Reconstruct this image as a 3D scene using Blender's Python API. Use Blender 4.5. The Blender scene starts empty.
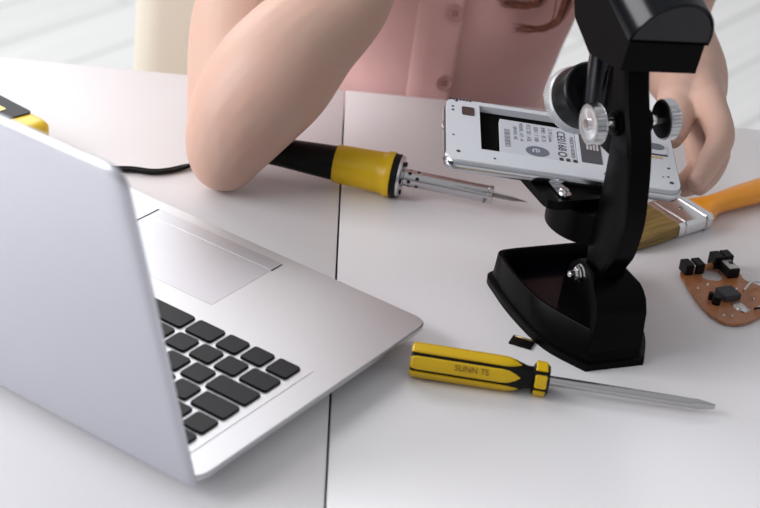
import bpy, bmesh, math, random
from mathutils import Vector, Matrix, Euler, noise
random.seed(7)
S = bpy.context.scene
COL = S.collection
PI = math.pi
T_ = Matrix.Translation
V = Vector

# ------------------------------------------------------------------ materials
def mat(name, col, rough=.5, metal=0., spec=.5, bump=None, var=None, coat=0., trans=0., sss=0., aniso=None):
    m = bpy.data.materials.new(name); m.use_nodes = True
    nt = m.node_tree; b = nt.nodes['Principled BSDF']
    def setv(k, v):
        if k in b.inputs: b.inputs[k].default_value = v
    setv('Base Color', (*col, 1)); setv('Roughness', rough); setv('Metallic', metal)
    setv('Specular IOR Level', spec); setv('Coat Weight', coat); setv('Transmission Weight', trans)
    if sss:
        setv('Subsurface Weight', sss); setv('Subsurface Radius', (.012, .005, .003)); setv('Subsurface Scale', 1.)
    tc = nt.nodes.new('ShaderNodeTexCoord')
    if var:                                   # (scale, second colour, stretch)
        n = nt.nodes.new('ShaderNodeTexNoise'); n.inputs['Scale'].default_value = var[0]; n.inputs['Detail'].default_value = 4
        mp = nt.nodes.new('ShaderNodeMapping'); mp.inputs['Scale'].default_value = var[2] if len(var) > 2 else (1, 1, 1)
        nt.links.new(tc.outputs['Object'], mp.inputs['Vector']); nt.links.new(mp.outputs['Vector'], n.inputs['Vector'])
        r = nt.nodes.new('ShaderNodeValToRGB')
        r.color_ramp.elements[0].position = .35; r.color_ramp.elements[1].position = .65
        r.color_ramp.elements[0].color = (*col, 1); r.color_ramp.elements[1].color = (*var[1], 1)
        nt.links.new(n.outputs['Fac'], r.inputs['Fac']); nt.links.new(r.outputs['Color'], b.inputs['Base Color'])
    if bump:                                  # (scale, strength, distance, stretch)
        n = nt.nodes.new('ShaderNodeTexNoise'); n.inputs['Scale'].default_value = bump[0]; n.inputs['Detail'].default_value = 5
        mp = nt.nodes.new('ShaderNodeMapping'); mp.inputs['Scale'].default_value = bump[3] if len(bump) > 3 else (1, 1, 1)
        nt.links.new(tc.outputs['Object'], mp.inputs['Vector']); nt.links.new(mp.outputs['Vector'], n.inputs['Vector'])
        bp = nt.nodes.new('ShaderNodeBump'); bp.inputs['Strength'].default_value = bump[1]; bp.inputs['Distance'].default_value = bump[2]
        nt.links.new(n.outputs['Fac'], bp.inputs['Height']); nt.links.new(bp.outputs['Normal'], b.inputs['Normal'])
    return m

M = {}
M['table'] = mat('white_laminate', (.765, .75, .77), .36, spec=.4, var=(3., (.785, .77, .79)), bump=(400, .02, .0004))
M['edge'] = mat('table_edge', (.12, .11, .11), .6)
M['alu'] = mat('brushed_aluminium', (.60, .605, .625), .44, .92, bump=(900, .02, .0002))
M['aluLid'] = mat('lid_aluminium', (.56, .57, .615), .42, .8, bump=(900, .02, .0002))
M['pad'] = mat('trackpad_glass', (.50, .51, .545), .36, .9)
M['key'] = mat('black_keycap', (.006, .007, .011), .42, spec=.18, bump=(3000, .05, .0001))
M['screen'] = mat('dark_glass', (.004, .004, .005), .08)
M['rubber'] = mat('black_rubber', (.012, .012, .012), .7)
M['mic'] = mat('black_enamel', (.0006, .0006, .0008), .36, spec=.07, bump=(500, .03, .0003))
M['micGloss'] = mat('gloss_black_shell', (.001, .0013, .003), .18, spec=.28)
M['micMatte'] = mat('satin_black_plastic', (.0022, .0018, .0024), .5, spec=.06, bump=(1500, .15, .0002))
M['chrome'] = mat('polished_chrome', (.78, .78, .80), .16, 1.)
M['spun'] = mat('spun_aluminium', (.80, .80, .82), .30, 1.)
_n = M['spun'].node_tree; _t = _n.nodes.new('ShaderNodeTangent'); _t.direction_type = 'RADIAL'; _t.axis = 'X'
_b = _n.nodes['Principled BSDF']; _b.inputs['Anisotropic'].default_value = .85; _n.links.new(_t.outputs['Tangent'], _b.inputs['Tangent'])
M['frame'] = mat('phone_steel_frame', (.50, .51, .54), .2, 1.)
M['turret'] = mat('satin_black_turret', (.001, .0012, .002), .34, spec=.25)
M['ring'] = mat('satin_nickel', (.62, .63, .65), .38, .8)
M['tool'] = mat('tool_steel', (.50, .49, .50), .22, 1.)
M['steel'] = mat('brushed_steel', (.66, .66, .68), .28, 1., bump=(700, .1, .0002))
M['dkSteel'] = mat('heat_dulled_steel', (.30, .27, .26), .35, 1.)
M['phone'] = mat('white_phone_chassis', (.62, .64, .69), .42, spec=.4)
M['label'] = mat('white_printed_label', (.54, .56, .61), .55)
M['ink'] = mat('black_print', (.03, .03, .04), .6)
M['grey'] = mat('slate_grey_print', (.13, .15, .19), .5)
M['greyText'] = mat('grey_print', (.16, .17, .20), .6)
M['bay'] = mat('black_battery_well', (.003, .003, .003), .9, spec=.05)
M['slot'] = mat('dark_card_slot', (.045, .048, .06), .4)
M['camWin'] = mat('brown_lens_window', (.06, .035, .035), .25)
M['gold'] = mat('gold_contacts', (.75, .55, .25), .3, 1.)
M['yellow'] = mat('yellow_plastic', (.72, .46, .004), .38, spec=.45, var=(30, (.68, .42, .004)))
M['yellowB'] = mat('bright_yellow_plastic', (.86, .60, .02), .4)
M['paleY'] = mat('pale_yellow_label', (.85, .72, .22), .5)
M['char'] = mat('charcoal_plastic', (.045, .046, .052), .65, spec=.3)
M['blk'] = mat('black_plastic', (.003, .003, .003), .45, spec=.2)
M['txtY'] = mat('engraved_brown_text', (.22, .11, .003), .6)
M['orange'] = mat('orange_lacquered_wood', (.88, .33, .008), .3, coat=.3, var=(12, (.80, .28, .006), (1, 8, 8)))
M['bris'] = mat('tan_bristles', (.30, .20, .055), .65, var=(260, (.17, .11, .03), (.06, 1, 1)), bump=(600, .8, .001, (.04, 1, 1)))
M['pcb'] = mat('copper_brown_board', (.42, .165, .065), .32, spec=.5, var=(140, (.30, .11, .04)))
M['solder'] = mat('solder', (.62, .62, .62), .3, 1., bump=(900, .6, .001))
M['skin'] = mat('skin', (.54, .355, .285), .48, spec=.35, sss=.08, var=(22, (.56, .345, .275)), bump=(900, .08, .0003))
M['nail'] = mat('finger_nail', (.52, .32, .27), .4)
M['shirt'] = mat('dusty_pink_cotton', (.64, .385, .37), .8, spec=.2, bump=(900, .15, .0004))
M['button'] = mat('pink_button', (.46, .25, .24), .35)
M['hair'] = mat('auburn_hair', (.22, .075, .045), .5, var=(200, (.14, .045, .025)))
M['eye'] = mat('eye_white', (.8, .8, .8), .2); M['iris'] = mat('brown_iris', (.05, .025, .01), .2)
M['lip'] = mat('lips', (.5, .2, .18), .4)
M['trouser'] = mat('grey_trousers', (.12, .12, .14), .8)
M['shoe'] = mat('white_shoe', (.6, .6, .6), .5)
M['chair'] = mat('cream_leatherette', (.66, .60, .50), .5, bump=(300, .1, .0005))
M['wood'] = mat('light_wood', (.55, .42, .28), .5)

# floor: whitewashed planks
def floor_mat():
    m = bpy.data.materials.new('whitewashed_planks'); m.use_nodes = True
    nt = m.node_tree; b = nt.nodes['Principled BSDF']; b.inputs['Roughness'].default_value = .45
    tc = nt.nodes.new('ShaderNodeTexCoord'); mp = nt.nodes.new('ShaderNodeMapping')
    mp.inputs['Rotation'].default_value = (0, 0, math.radians(-52))
    br = nt.nodes.new('ShaderNodeTexBrick')
    br.inputs['Color1'].default_value = (.66, .655, .65, 1); br.inputs['Color2'].default_value = (.60, .595, .59, 1)
    br.inputs['Mortar'].default_value = (.48, .475, .47, 1); br.inputs['Scale'].default_value = 1.
    br.inputs['Brick Width'].default_value = 1.2; br.inputs['Row Height'].default_value = .14; br.inputs['Mortar Size'].default_value = .006
    n = nt.nodes.new('ShaderNodeTexNoise'); n.inputs['Scale'].default_value = 3.; n.inputs['Detail'].default_value = 6
    mp2 = nt.nodes.new('ShaderNodeMapping'); mp2.inputs['Scale'].default_value = (.6, 9, 1)
    mx = nt.nodes.new('ShaderNodeMixRGB'); mx.blend_type = 'MULTIPLY'; mx.inputs['Fac'].default_value = .2
    L = nt.links.new
    L(tc.outputs['Object'], mp.inputs['Vector']); L(mp.outputs['Vector'], br.inputs['Vector'])
    L(mp.outputs['Vector'], mp2.inputs['Vector']); L(mp2.outputs['Vector'], n.inputs['Vector'])
    L(br.outputs['Color'], mx.inputs['Color1']); L(n.outputs['Fac'], mx.inputs['Color2']); L(mx.outputs['Color'], b.inputs['Base Color'])
    return m
M['floor'] = floor_mat()

# ------------------------------------------------------------------ mesh helpers
def link(name, me, m=None, parent=None, smooth=True, label=None):
    o = bpy.data.objects.new(name, me); COL.objects.link(o)
    if m is not None: me.materials.append(M[m] if isinstance(m, str) else m)
    if parent is not None: o.parent = parent
    if smooth:
        for p in me.polygons: p.use_smooth = True
    if label: o['label'] = label
    return o

def obj(name, bm, m, parent=None, smooth=True, angle=35, label=None):
    bmesh.ops.recalc_face_normals(bm, faces=bm.faces)
    if smooth:
        lim = math.radians(angle)
        for e in bm.edges:
            if len(e.link_faces) == 2 and e.calc_face_angle(0) > lim: e.smooth = False
    me = bpy.data.meshes.new(name); bm.to_mesh(me); bm.free()
    return link(name, me, m, parent, smooth, label)

def thing(name, label, cat, loc=(0, 0, 0), rotz=0, mw=None):
    o = bpy.data.objects.new(name, None); COL.objects.link(o); o.empty_display_size = .02
    if mw is not None: o.matrix_world = mw
    else: o.location = loc; o.rotation_euler = (0, 0, rotz)
    o['label'] = label; o['category'] = cat
    return o

def tagt(o, label, cat, group=None):
    o['label'] = label; o['category'] = cat
    if group: o['group'] = group
    return o

def bevel(bm, w, seg=2, ang=30, faces=None):
    es = [e for e in bm.edges if len(e.link_faces) == 2 and e.calc_face_angle(0) > math.radians(ang)]
    if es: bmesh.ops.bevel(bm, geom=es, offset=w, segments=seg, affect='EDGES', profile=.5, clamp_overlap=True)

def box(x0, x1, y0, y1, z0, z1, bw=0, seg=2, bm=None):
    b = bmesh.new()
    bmesh.ops.create_cube(b, size=1)
    for v in b.verts:
        v.co = V((x0 + (v.co.x + .5) * (x1 - x0), y0 + (v.co.y + .5) * (y1 - y0), z0 + (v.co.z + .5) * (z1 - z0)))
    if bw: bevel(b, bw, seg)
    return merge(bm, b)

def merge(bm, b):
    if bm is None: return b
    me = bpy.data.meshes.new('tmp'); b.to_mesh(me); b.free(); bm.from_mesh(me); bpy.data.meshes.remove(me)
    return bm

def xform(b, mtx):
    bmesh.ops.transform(b, matrix=mtx, verts=b.verts); return b

def frame(a, d, up=V((0, 0, 1))):
    """matrix with local z along d, at a"""
    d = V(d).normalized()
    x = up.cross(d)
    if x.length < 1e-5: x = V((1, 0, 0))
    x.normalize(); y = d.cross(x)
    mt = Matrix((x, y, d)).transposed().to_4x4(); mt.translation = V(a); return mt

def loft(rings, closed=True, cap=True, bm=None):
    """rings: lists of points of equal length"""
    b = bmesh.new() if bm is None else bm
    vs = [[b.verts.new(p) for p in r] for r in rings]
    n = len(rings[0])
    for i in range(len(rings) - 1):
        for j in range(n if closed else n - 1):
            k = (j + 1) % n
            b.faces.new((vs[i][j], vs[i][k], vs[i + 1][k], vs[i + 1][j]))
    if cap and closed:
        b.faces.new(vs[0][::-1]); b.faces.new(vs[-1])
    return b

def lathe(prof, a, d, n=32, knurl=None, up=V((0, 0, 1)), bm=None, phase=0):
    """prof: (s, r) along d from a. knurl=(count, depth, s0, s1) makes ribs there"""
    mt = frame(a, d, up); rings = []
    for s, r in prof:
        ring = []
        for j in range(n):
            t = 2 * PI * j / n + phase; rr = r
            if knurl and knurl[2] <= s <= knurl[3] and j % 2 == 0: rr = r - knurl[1]
            ring.append(mt @ V((rr * math.cos(t), rr * math.sin(t), s)))
        rings.append(ring)
    b = loft(rings)
    return merge(bm, b)

def ccw_round(pts, r, seg=5):
    """round the corners of a 2-D polygon; r scalar or list"""
    out = []; n = len(pts)
    for i in range(n):
        p0, p, p1 = V(pts[i - 1]), V(pts[i]), V(pts[(i + 1) % n])
        rr = r[i] if isinstance(r, (list, tuple)) else r
        if rr <= 0: out.append(tuple(p)); continue
        u = (p0 - p).normalized(); w = (p1 - p).normalized(); ang = u.angle(w)
        d = min(rr / math.tan(ang / 2), .49 * (p0 - p).length, .49 * (p1 - p).length)
        a, c = p + u * d, p + w * d
        for k in range(seg + 1):
            t = k / seg
            q = a * (1 - t) ** 2 + p * 2 * t * (1 - t) + c * t ** 2
            out.append(tuple(q))
    return out

def prism(poly, z0, z1, bw=0, seg=2, mtx=None, bm=None):
    b = bmesh.new()
    lo = [b.verts.new((x, y, z0)) for x, y in poly]; hi = [b.verts.new((x, y, z1)) for x, y in poly]
    n = len(poly); b.faces.new(lo[::-1]); b.faces.new(hi)
    for j in range(n): b.faces.new((lo[j], lo[(j + 1) % n], hi[(j + 1) % n], hi[j]))
    if bw: bevel(b, bw, seg, 40)
    if mtx is not None: xform(b, mtx)
    return merge(bm, b)

def rrect(x0, x1, y0, y1, r, seg=5):
    return ccw_round([(x0, y0), (x1, y0), (x1, y1), (x0, y1)], r, seg)

def catmull(P, m=6, closed=False):
    P = [V(p) for p in P]; out = []; n = len(P)
    rng = range(n if closed else n - 1)
    for i in rng:
        if closed: p0, p1, p2, p3 = P[(i - 1) % n], P[i], P[(i + 1) % n], P[(i + 2) % n]
        else: p0, p1, p2, p3 = P[max(i - 1, 0)], P[i], P[i + 1], P[min(i + 2, n - 1)]
        for k in range(m):
            t = k / m
            out.append(.5 * ((2 * p1) + (p2 - p0) * t + (2 * p0 - 5 * p1 + 4 * p2 - p3) * t * t + (3 * p1 - p0 - 3 * p2 + p3) * t ** 3))
    if not closed: out.append(P[-1])
    return out

def sweep(path, rad, n=10, bm=None, m=6, flat=1.):
    pts = catmull(path, m) if m else [V(p) for p in path]
    N = len(pts)
    if not isinstance(rad, (list, tuple)): rad = [rad, rad]
    rings = []; up = V((0, 0, 1))
    prev = None
    for i, p in enumerate(pts):
        d = (pts[min(i + 1, N - 1)] - pts[max(i - 1, 0)]).normalized()
        if prev is None:
            x = up.cross(d)
            if x.length < 1e-3: x = V((1, 0, 0)).cross(d)
        else: x = prev - d * prev.dot(d)
        x.normalize(); prev = x; y = d.cross(x)
        t = i / (N - 1) * (len(rad) - 1); k = min(int(t), len(rad) - 2); r = rad[k] + (rad[k + 1] - rad[k]) * (t - k)
        rings.append([p + x * r * math.cos(2 * PI * j / n) + y * r * flat * math.sin(2 * PI * j / n) for j in range(n)])
    return merge(bm, loft(rings))

_fonts = {}
def text(s, size, mtx, m, parent, name='lettering', thick=.00008):
    cu = bpy.data.curves.new('txt', 'FONT'); cu.body = s; cu.size = size; cu.align_x = 'CENTER'; cu.align_y = 'CENTER'; cu.extrude = thick
    o = bpy.data.objects.new('txt', cu); COL.objects.link(o)
    dg = bpy.context.evaluated_depsgraph_get(); me = bpy.data.meshes.new_from_object(o.evaluated_get(dg))
    bpy.data.objects.remove(o); bpy.data.curves.remove(cu)
    me.transform(mtx); me.materials.clear(); me.name = name
    return link(name, me, m, parent, smooth=False)

def text_bm(bm, s, size, mtx, thick=.00008):
    cu = bpy.data.curves.new('txt', 'FONT'); cu.body = s; cu.size = size; cu.align_x = 'CENTER'; cu.align_y = 'CENTER'; cu.extrude = thick
    o = bpy.data.objects.new('txt', cu); COL.objects.link(o)
    dg = bpy.context.evaluated_depsgraph_get(); me = bpy.data.meshes.new_from_object(o.evaluated_get(dg))
    bpy.data.objects.remove(o); bpy.data.curves.remove(cu)
    me.transform(mtx); bm.from_mesh(me); bpy.data.meshes.remove(me); return bm

def remeshed(bm, voxel, smooth_it=4, post=None):
    me = bpy.data.meshes.new('tmp'); bm.to_mesh(me); bm.free()
    o = bpy.data.objects.new('tmp', me); COL.objects.link(o)
    r = o.modifiers.new('r', 'REMESH'); r.mode = 'VOXEL'; r.voxel_size = voxel
    if smooth_it:
        s = o.modifiers.new('s', 'SMOOTH'); s.factor = .5; s.iterations = smooth_it
    dg = bpy.context.evaluated_depsgraph_get(); dg.update()
    me2 = bpy.data.meshes.new_from_object(o.evaluated_get(dg))
    bpy.data.objects.remove(o); bpy.data.meshes.remove(me)
    return me2

def balls(bm, chain, step=.35, sub=3):
    """chain of (point, radius): joined tapered limbs with round joints, smoothed along their length"""
    C = [(V(p), r) for p, r in chain]
    if len(C) > 2:                            # catmull the path and the radii
        pp = catmull([p for p, r in C], 6); rr = []
        for i in range(len(C) - 1):
            r0, r1, r2, r3 = C[max(i - 1, 0)][1], C[i][1], C[i + 1][1], C[min(i + 2, len(C) - 1)][1]
            for k in range(6):
                t = k / 6; rr.append(.5 * (2 * r1 + (r2 - r0) * t + (2 * r0 - 5 * r1 + 4 * r2 - r3) * t * t + (3 * r1 - r0 - 3 * r2 + r3) * t ** 3))
        rr.append(C[-1][1]); C = list(zip(pp, rr))
    def ball(p, r):
        bmesh.ops.create_icosphere(bm, subdivisions=sub, radius=r, matrix=Matrix.Translation(p))
    for (a, ra), (b, rb) in zip(C, C[1:]):
        ball(a, ra)
        d = b - a
        if d.length > 1e-5: bmesh.ops.create_cone(bm, cap_ends=True, segments=32, radius1=ra, radius2=rb, depth=d.length, matrix=frame((a + b) / 2, d))
    ball(*C[-1])
    return bm

# ------------------------------------------------------------------ camera (recovered from the laptop's keyboard and the table's joint)
R_ = V((0.99469148, 0.00256131, 0.10287031)); U_ = V((-0.09109141, 0.48693917, 0.8686729)); F_ = V((0.04786664, 0.87343213, -0.48458756))
cam = bpy.data.cameras.new('camera'); co = bpy.data.objects.new('camera', cam); COL.objects.link(co)
mw = Matrix((R_, U_, -F_)).transposed().to_4x4(); mw.translation = V((-0.02996741, 0, 0.59950307)); co.matrix_world = mw
cam.sensor_width = 36; cam.lens = 1803.367 / 760 * 36; cam.clip_start = .05; cam.clip_end = 60
cam.dof.use_dof = True; cam.dof.focus_distance = 1.20; cam.dof.aperture_fstop = 9.5
S.camera = co
def PXY(px, py, y):                           # world point seen at a photo pixel, at depth y from the camera's foot
    d = F_ * 1803.367 + R_ * (px - 380) - U_ * (py - 254); return V((-0.02996741, 0, 0.59950307)) + d * (y / d.y)

# ------------------------------------------------------------------ setting
FZ = -.75
o = obj('floor', box(-4, 4, -1.5, 6, FZ - .02, FZ), 'floor', smooth=False); o['kind'] = 'structure'

# ------------------------------------------------------------------ table
tb = thing('table', 'white laminate table with a dark joint between its two leaves', 'table', (0, 0, FZ))
def panel(x0, x1):
    return box(x0, x1, .30, 1.350, -.025 - FZ, -FZ, .0008, 2)
obj('tabletop', panel(-.80, -.00065), 'table', tb); obj('tabletop', panel(.00065, .95), 'table', tb)
obj('joint_strip', box(-.02, .02, .31, 1.34, -.03 - FZ, -.0255 - FZ), 'edge', tb)
for x in (-.72, .87):
    for y in (.38, 1.27): obj('leg', box(x - .03, x + .03, y - .03, y + .03, 0, -.025 - FZ, .003), 'table', tb)
for y in (.38, 1.27): obj('apron', box(-.69, .84, y - .01, y + .01, -.10 - FZ, -.031 - FZ, .001), 'table', tb)

# ------------------------------------------------------------------ laptop (local x along the front edge, y from front to hinge)
LD = .2273; LW = .325
lm_ = Matrix(((-.82173552, -.56986905, 0, .059375), (.56986905, -.82173552, 0, .9695338), (0, 0, 1, 0), (0, 0, 0, 1)))
lap = thing('laptop', 'open silver laptop with black keys standing on the white table', 'laptop', mw=lm_)
ZT = .017
def outline(inset, z, r): return [V((x, y, z)) for x, y in rrect(inset, LW - inset, inset, LD - inset, max(r - inset, .001), 8)]
base = loft([outline(.022, .0035, .03), outline(.006, .0085, .018), outline(.0008, .0128, .0125), outline(0, .0140, .012), outline(0, ZT - .0008, .012), outline(.0008, ZT, .012)])
obj('base', base, 'alu', lap, angle=25)
for x in (.035, LW - .035):
    for y in (.035, LD - .035): obj('foot', lathe([(0, .0075), (.004, .008)], (x, y, 0), (0, 0, 1), 20), 'rubber', lap)
KD = .10963; MS = .02303; P = .01905
# shallow keyboard tray
obj('keyboard_tray', prism(rrect(MS - .0045, MS + 14.5 * P + .003, KD - .0135, KD + 5.5 * P + .002, .004), ZT - .0004, ZT + .0003, .00025), 'alu', lap)
rows = [[1, 1, 1, 1.25, 5, 1.25, 1, 1, 1, 1], [1.25] + [1] * 11 + [2.25], [1.75] + [1] * 11 + [1.75], [1.5] + [1] * 12 + [1], [1] * 13 + [1.5], [14.5 / 14] * 14]
for v, row in enumerate(rows):
    u = 0
    for w in row:
        x0 = MS + u * P + .0014; x1 = MS + (u + w) * P - .0014; yc = KD + v * P
        y0, y1 = yc - .0081, yc + .0081
        if v == 5: y0, y1 = yc - .0085, yc + .001
        b = prism(rrect(x0, x1, y0, y1, .0022, 4), ZT, ZT + .0018)
        for q in b.verts:
            if q.co.z > ZT + .001: q.co.x += .0005 * (1 if q.co.x < (x0 + x1) / 2 else -1); q.co.y += .0004 * (1 if q.co.y < (y0 + y1) / 2 else -1)
        obj('key', b, 'key', lap, smooth=False)
        u += w
# trackpad with click bar
TY = .0093
tp = obj('trackpad', prism(rrect(.110, .215, TY + .0125, TY + .0725, .0012), ZT - .0005, ZT + .00012), 'pad', lap)
obj('click_bar', prism(rrect(.110, .215, TY, TY + .0118, .003), ZT - .0005, ZT + .00012), 'pad', lap)
for x0, y1 in ((.1092, .0125), (.2149, .070)): obj('trackpad_gap', box(x0, x0 + .0009, TY + .001, TY + y1, ZT - .0003, ZT + .00035), 'char', lap, smooth=False)
# lid
ang = 1.27334755
hinge = V((0, LD, ZT - .0085))
lidm = Matrix(((1, 0, 0, 0), (0, math.cos(ang), math.sin(ang), hinge.y), (0, math.sin(ang), -math.cos(ang), hinge.z), (0, 0, 0, 1)))
# local of the lid: x along, y up the lid, z outward (behind)
lid_o = lambda ins, z: [lidm @ V((x, y, z)) for x, y in ccw_round([(.0022 + ins, ins), (LW - .0022 - ins, ins), (LW - .0045 - ins, LD - .0035 - ins), (.0045 + ins, LD - .0035 - ins)], [.004, .004, .013, .013], 8)]
b = loft([lid_o(.0006, -.0045), lid_o(0, -.0041), lid_o(0, -.0032), lid_o(.0008, -.0018), lid_o(.0022, -.0007), lid_o(.0045, 0)])
lid = obj('lid', b, 'aluLid', lap, angle=50)
sc = prism(rrect(.008, LW - .008, .014, LD - .009, .006), -.0051, -.0044, mtx=lidm); obj('screen', sc, 'screen', lid)
obj('hinge', lathe([(0, .0042), (.22, .0042)], (.0525, LD - .006, ZT - .003), (1, 0, 0), 20), 'blk', lap)

# ------------------------------------------------------------------ microscope (local x across, y forward, z up)
X3 = V((.93855, .34520, 0)).normalized()
mm = Matrix(((X3.x, -X3.y, 0, .1783), (X3.y, X3.x, 0, .960), (0, 0, 1, 0), (0, 0, 0, 1)))
mic = thing('microscope', 'black desktop microscope with chrome focus knobs standing over the phone', 'microscope', mw=mm)
BT = [(.0205, 0), (.036, .03), (.041, .069), (.0405, .1), (.0375, .119), (.022, .1250)]
RM = [(.0178, .0075), (.0338, .0435), (.038, .0735), (.037, .102), (.0352, .1120), (.022, .1140)]
def contour(pts, z, dx=0, dy0=0, dy1=0):
    half = catmull([(x + dx, y, 0) for x, y in pts], 6)
    half = [V((p.x, p.y + (dy0 if p.y < .03 else dy1 if p.y > .1 else 0), z)) for p in half]
    return half + [V((-p.x, p.y, p.z)) for p in reversed(half)]
b = loft([contour(BT, 0, 0), contour(BT, .0045, 0), contour(BT, .0052, -.0012, .001, -.001), contour(BT, .0056, -.0025, .002, -.0022),
          contour(RM, .0255, 0), contour(RM, .026, -.0005), contour(RM, .026, -.002, .002, -.002), contour(RM, .0255, -.0024, .0022, -.0024),
          contour(RM, .012, -.004, .003, -.004)])
mb = obj('base', b, 'mic', mic, angle=40)
# concave tray floor
b = bmesh.new(); rings = []
for k, (f, z) in enumerate(((1., .0135), (.8, .0105), (.5, .0085), (.2, .008))):
    c = contour(RM, z, -.003, .002, -.003)
    mid = V((0, .066, z)); rings.append([V((mid.x + (p.x - mid.x) * f, mid.y + (p.y - mid.y) * f, z)) for p in c])
obj('tray', loft(rings), 'micGloss', mb)
# pillar with hinge ears
prof = [(.0035, .010), (.0035, .037), (.0065, .0455), (.0110, .0492), (.0155, .052), (.0200, .0540), (.025, .0555), (.030, .0562), (.036, .0565), (.047, .0545), (.056, .047), (.061, .034), (.0625, .010)]
toX = Matrix(((0, 0, 1, 0), (1, 0, 0, 0), (0, 1, 0, 0), (0, 0, 0, 1)))      # (y,z,x) -> (x,y,z)
b = prism(prof, -.0165, .0165, 0, mtx=toX)
for v in b.verts:
    y_, z_ = v.co.y, v.co.z; f = 1 if y_ < .012 else max(0, 1 - (y_ - .012) / .016)
    v.co.x *= (.0122 + (  .0178 - .0122) * f * f * (3 - 2 * f)) / .0165 * (1.05 - .10 * (z_ - .010) / .045)
obj('pillar', b, 'mic', mic, angle=40)
bo = lathe([(0, .0062), (.0008, .0062), (.0008, .0052), (.0028, .0052)], (-.0118, .0405, .0475), (-1, 0, 0), 24)
bo = lathe([(.0009, .0046), (.0042, .0046), (.0046, .004)], (-.0118, .0405, .0475), (-1, 0, 0), 6, bm=bo)
bo = lathe([(.004, .0022), (.0085, .0022), (.0092, .0016)], (-.0118, .0405, .0475), (-1, 0, 0), 16, bm=bo)
obj('hinge_bolt', bo, 'chrome', mic)
bo = lathe([(0, .0055), (.0025, .0055), (.0035, .004)], (.0118, .0405, .0475), (1, 0, 0), 24); obj('hinge_bolt', bo, 'chrome', mic)
# curved arm
back = [(.022, .050), (.0195, .0615), (.0125, .0745), (.0085, .0968), (.0105, .117), (.0165, .143), (.0275, .164), (.0355, .183), (.0405, .199)]
front = [(.045, .050), (.0465, .0605), (.0465, .0800), (.0440, .0935), (.0425, .1180), (.0435, .146), (.0490, .1645), (.0535, .182), (.058, .199)]
bk = catmull([V((y, z, 0)) for y, z in back], 5); fr = catmull([V((y, z, 0)) for y, z in front], 5)
rings = []
for p, q in zip(bk, fr):
    w = .0086; r = .0025; mid = (p + q) / 2
    pts = ccw_round([(-w, 0), (w, 0), (w, 1), (-w, 1)], 0)
    d = (q - p); L = d.length; d.normalize(); ring = []
    for x, t in ((-w, .12), (-w + .0018, 0.), (w - .0018, 0.), (w, .12), (w, .88), (w - .0018, 1.), (-w + .0018, 1.), (-w, .88)):
        g = p + d * L * t; ring.append(V((x, g.x, g.y)))
    rings.append(ring)
arm = obj('arm', loft(rings), 'mic', mic, angle=30)
obj('rack_bracket', box(-.0050, .0062, .046, .064, .128, .197, .0015), 'mic', mic)
# focus shaft + knobs
KC = V((.0010, .0375, .1545))
obj('focus_shaft', lathe([(-.030, .0035), (.030, .0035)], KC, (1, 0, 0), 16), 'chrome', mic)
for s in (-1, 1):
    h = obj('focus_hub', lathe([(.0086, .0085), (.0115, .008), (.0125, .006)], KC, (s, 0, 0), 24), 'mic', mic)
    kn = lathe([(.0212, .0112), (.0217, .0125), (.0222, .0128), (.0282, .0128), (.0286, .0122), (.0286, .0108), (.0283, .0102), (.0284, .0050)], KC, (s, 0, 0), 60, knurl=(0, .0014, .0220, .0283))
    k = obj('focus_knob', kn, 'steel', mic, angle=25)
    fb = lathe([(0, .0098), (.0002, .0098), (.0003, .0094), (.0003, .0040), (.0003, .0004)], (0, 0, 0), (s, 0, 0), 48)
    fo = obj('knob_face', fb, 'spun', k, angle=60); fo.location = KC + V((s * .0283, 0, 0))
    obj('knob_back', lathe([(.0205, .0108), (.0208, .0116), (.0214, .0116)], KC, (s, 0, 0), 32), 'blk', k)
# optical tube
tube = lathe([(.146, .0115), (.149, .0128), (.1995, .0128), (.207, .0128)], (0, .0735, 0), (0, 0, 1), 40); obj('optical_tube', tube, 'micGloss', mic, angle=30)
# nosepiece turret tilted forward
ad = V((0, math.cos(math.radians(37)), -math.sin(math.radians(37)))); TC = V((.0000, .0985, .1430))
tr = lathe([(-.016, .0120), (-.0158, .0176), (-.0150, .0192), (-.0135, .0200), (-.001, .0204), (.003, .0205), (.009, .0205)], TC, ad, 48, up=V((1, 0, 0)))
tur = obj('turret', tr, 'turret', mic, angle=40)
obj('turret_ring', lathe([(.0028, .0200), (.0032, .0208), (.0050, .0214), (.0055, .0217), (.0110, .0222), (.0117, .0212), (.0117, .012)], TC, ad, 160, knurl=(0, .0004, .0054, .0112), up=V((1, 0, 0))), 'ring', tur, angle=25)
for k in range(3):
    t = 2 * PI * k / 3 + PI / 2
    mt = frame(TC, ad, V((1, 0, 0))); dd = (mt.to_3x3() @ V((math.cos(t) * .5, math.sin(t) * .5, 1))).normalized()
    st = mt @ V((math.cos(t) * .010, math.sin(t) * .010, .005))
    obj('objective_lens', lathe([(0, .0062), (.006, .0062), (.0065, .0052), (.012, .0048), (.014, .003)], st, dd, 24), 'chrome', tur)
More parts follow.
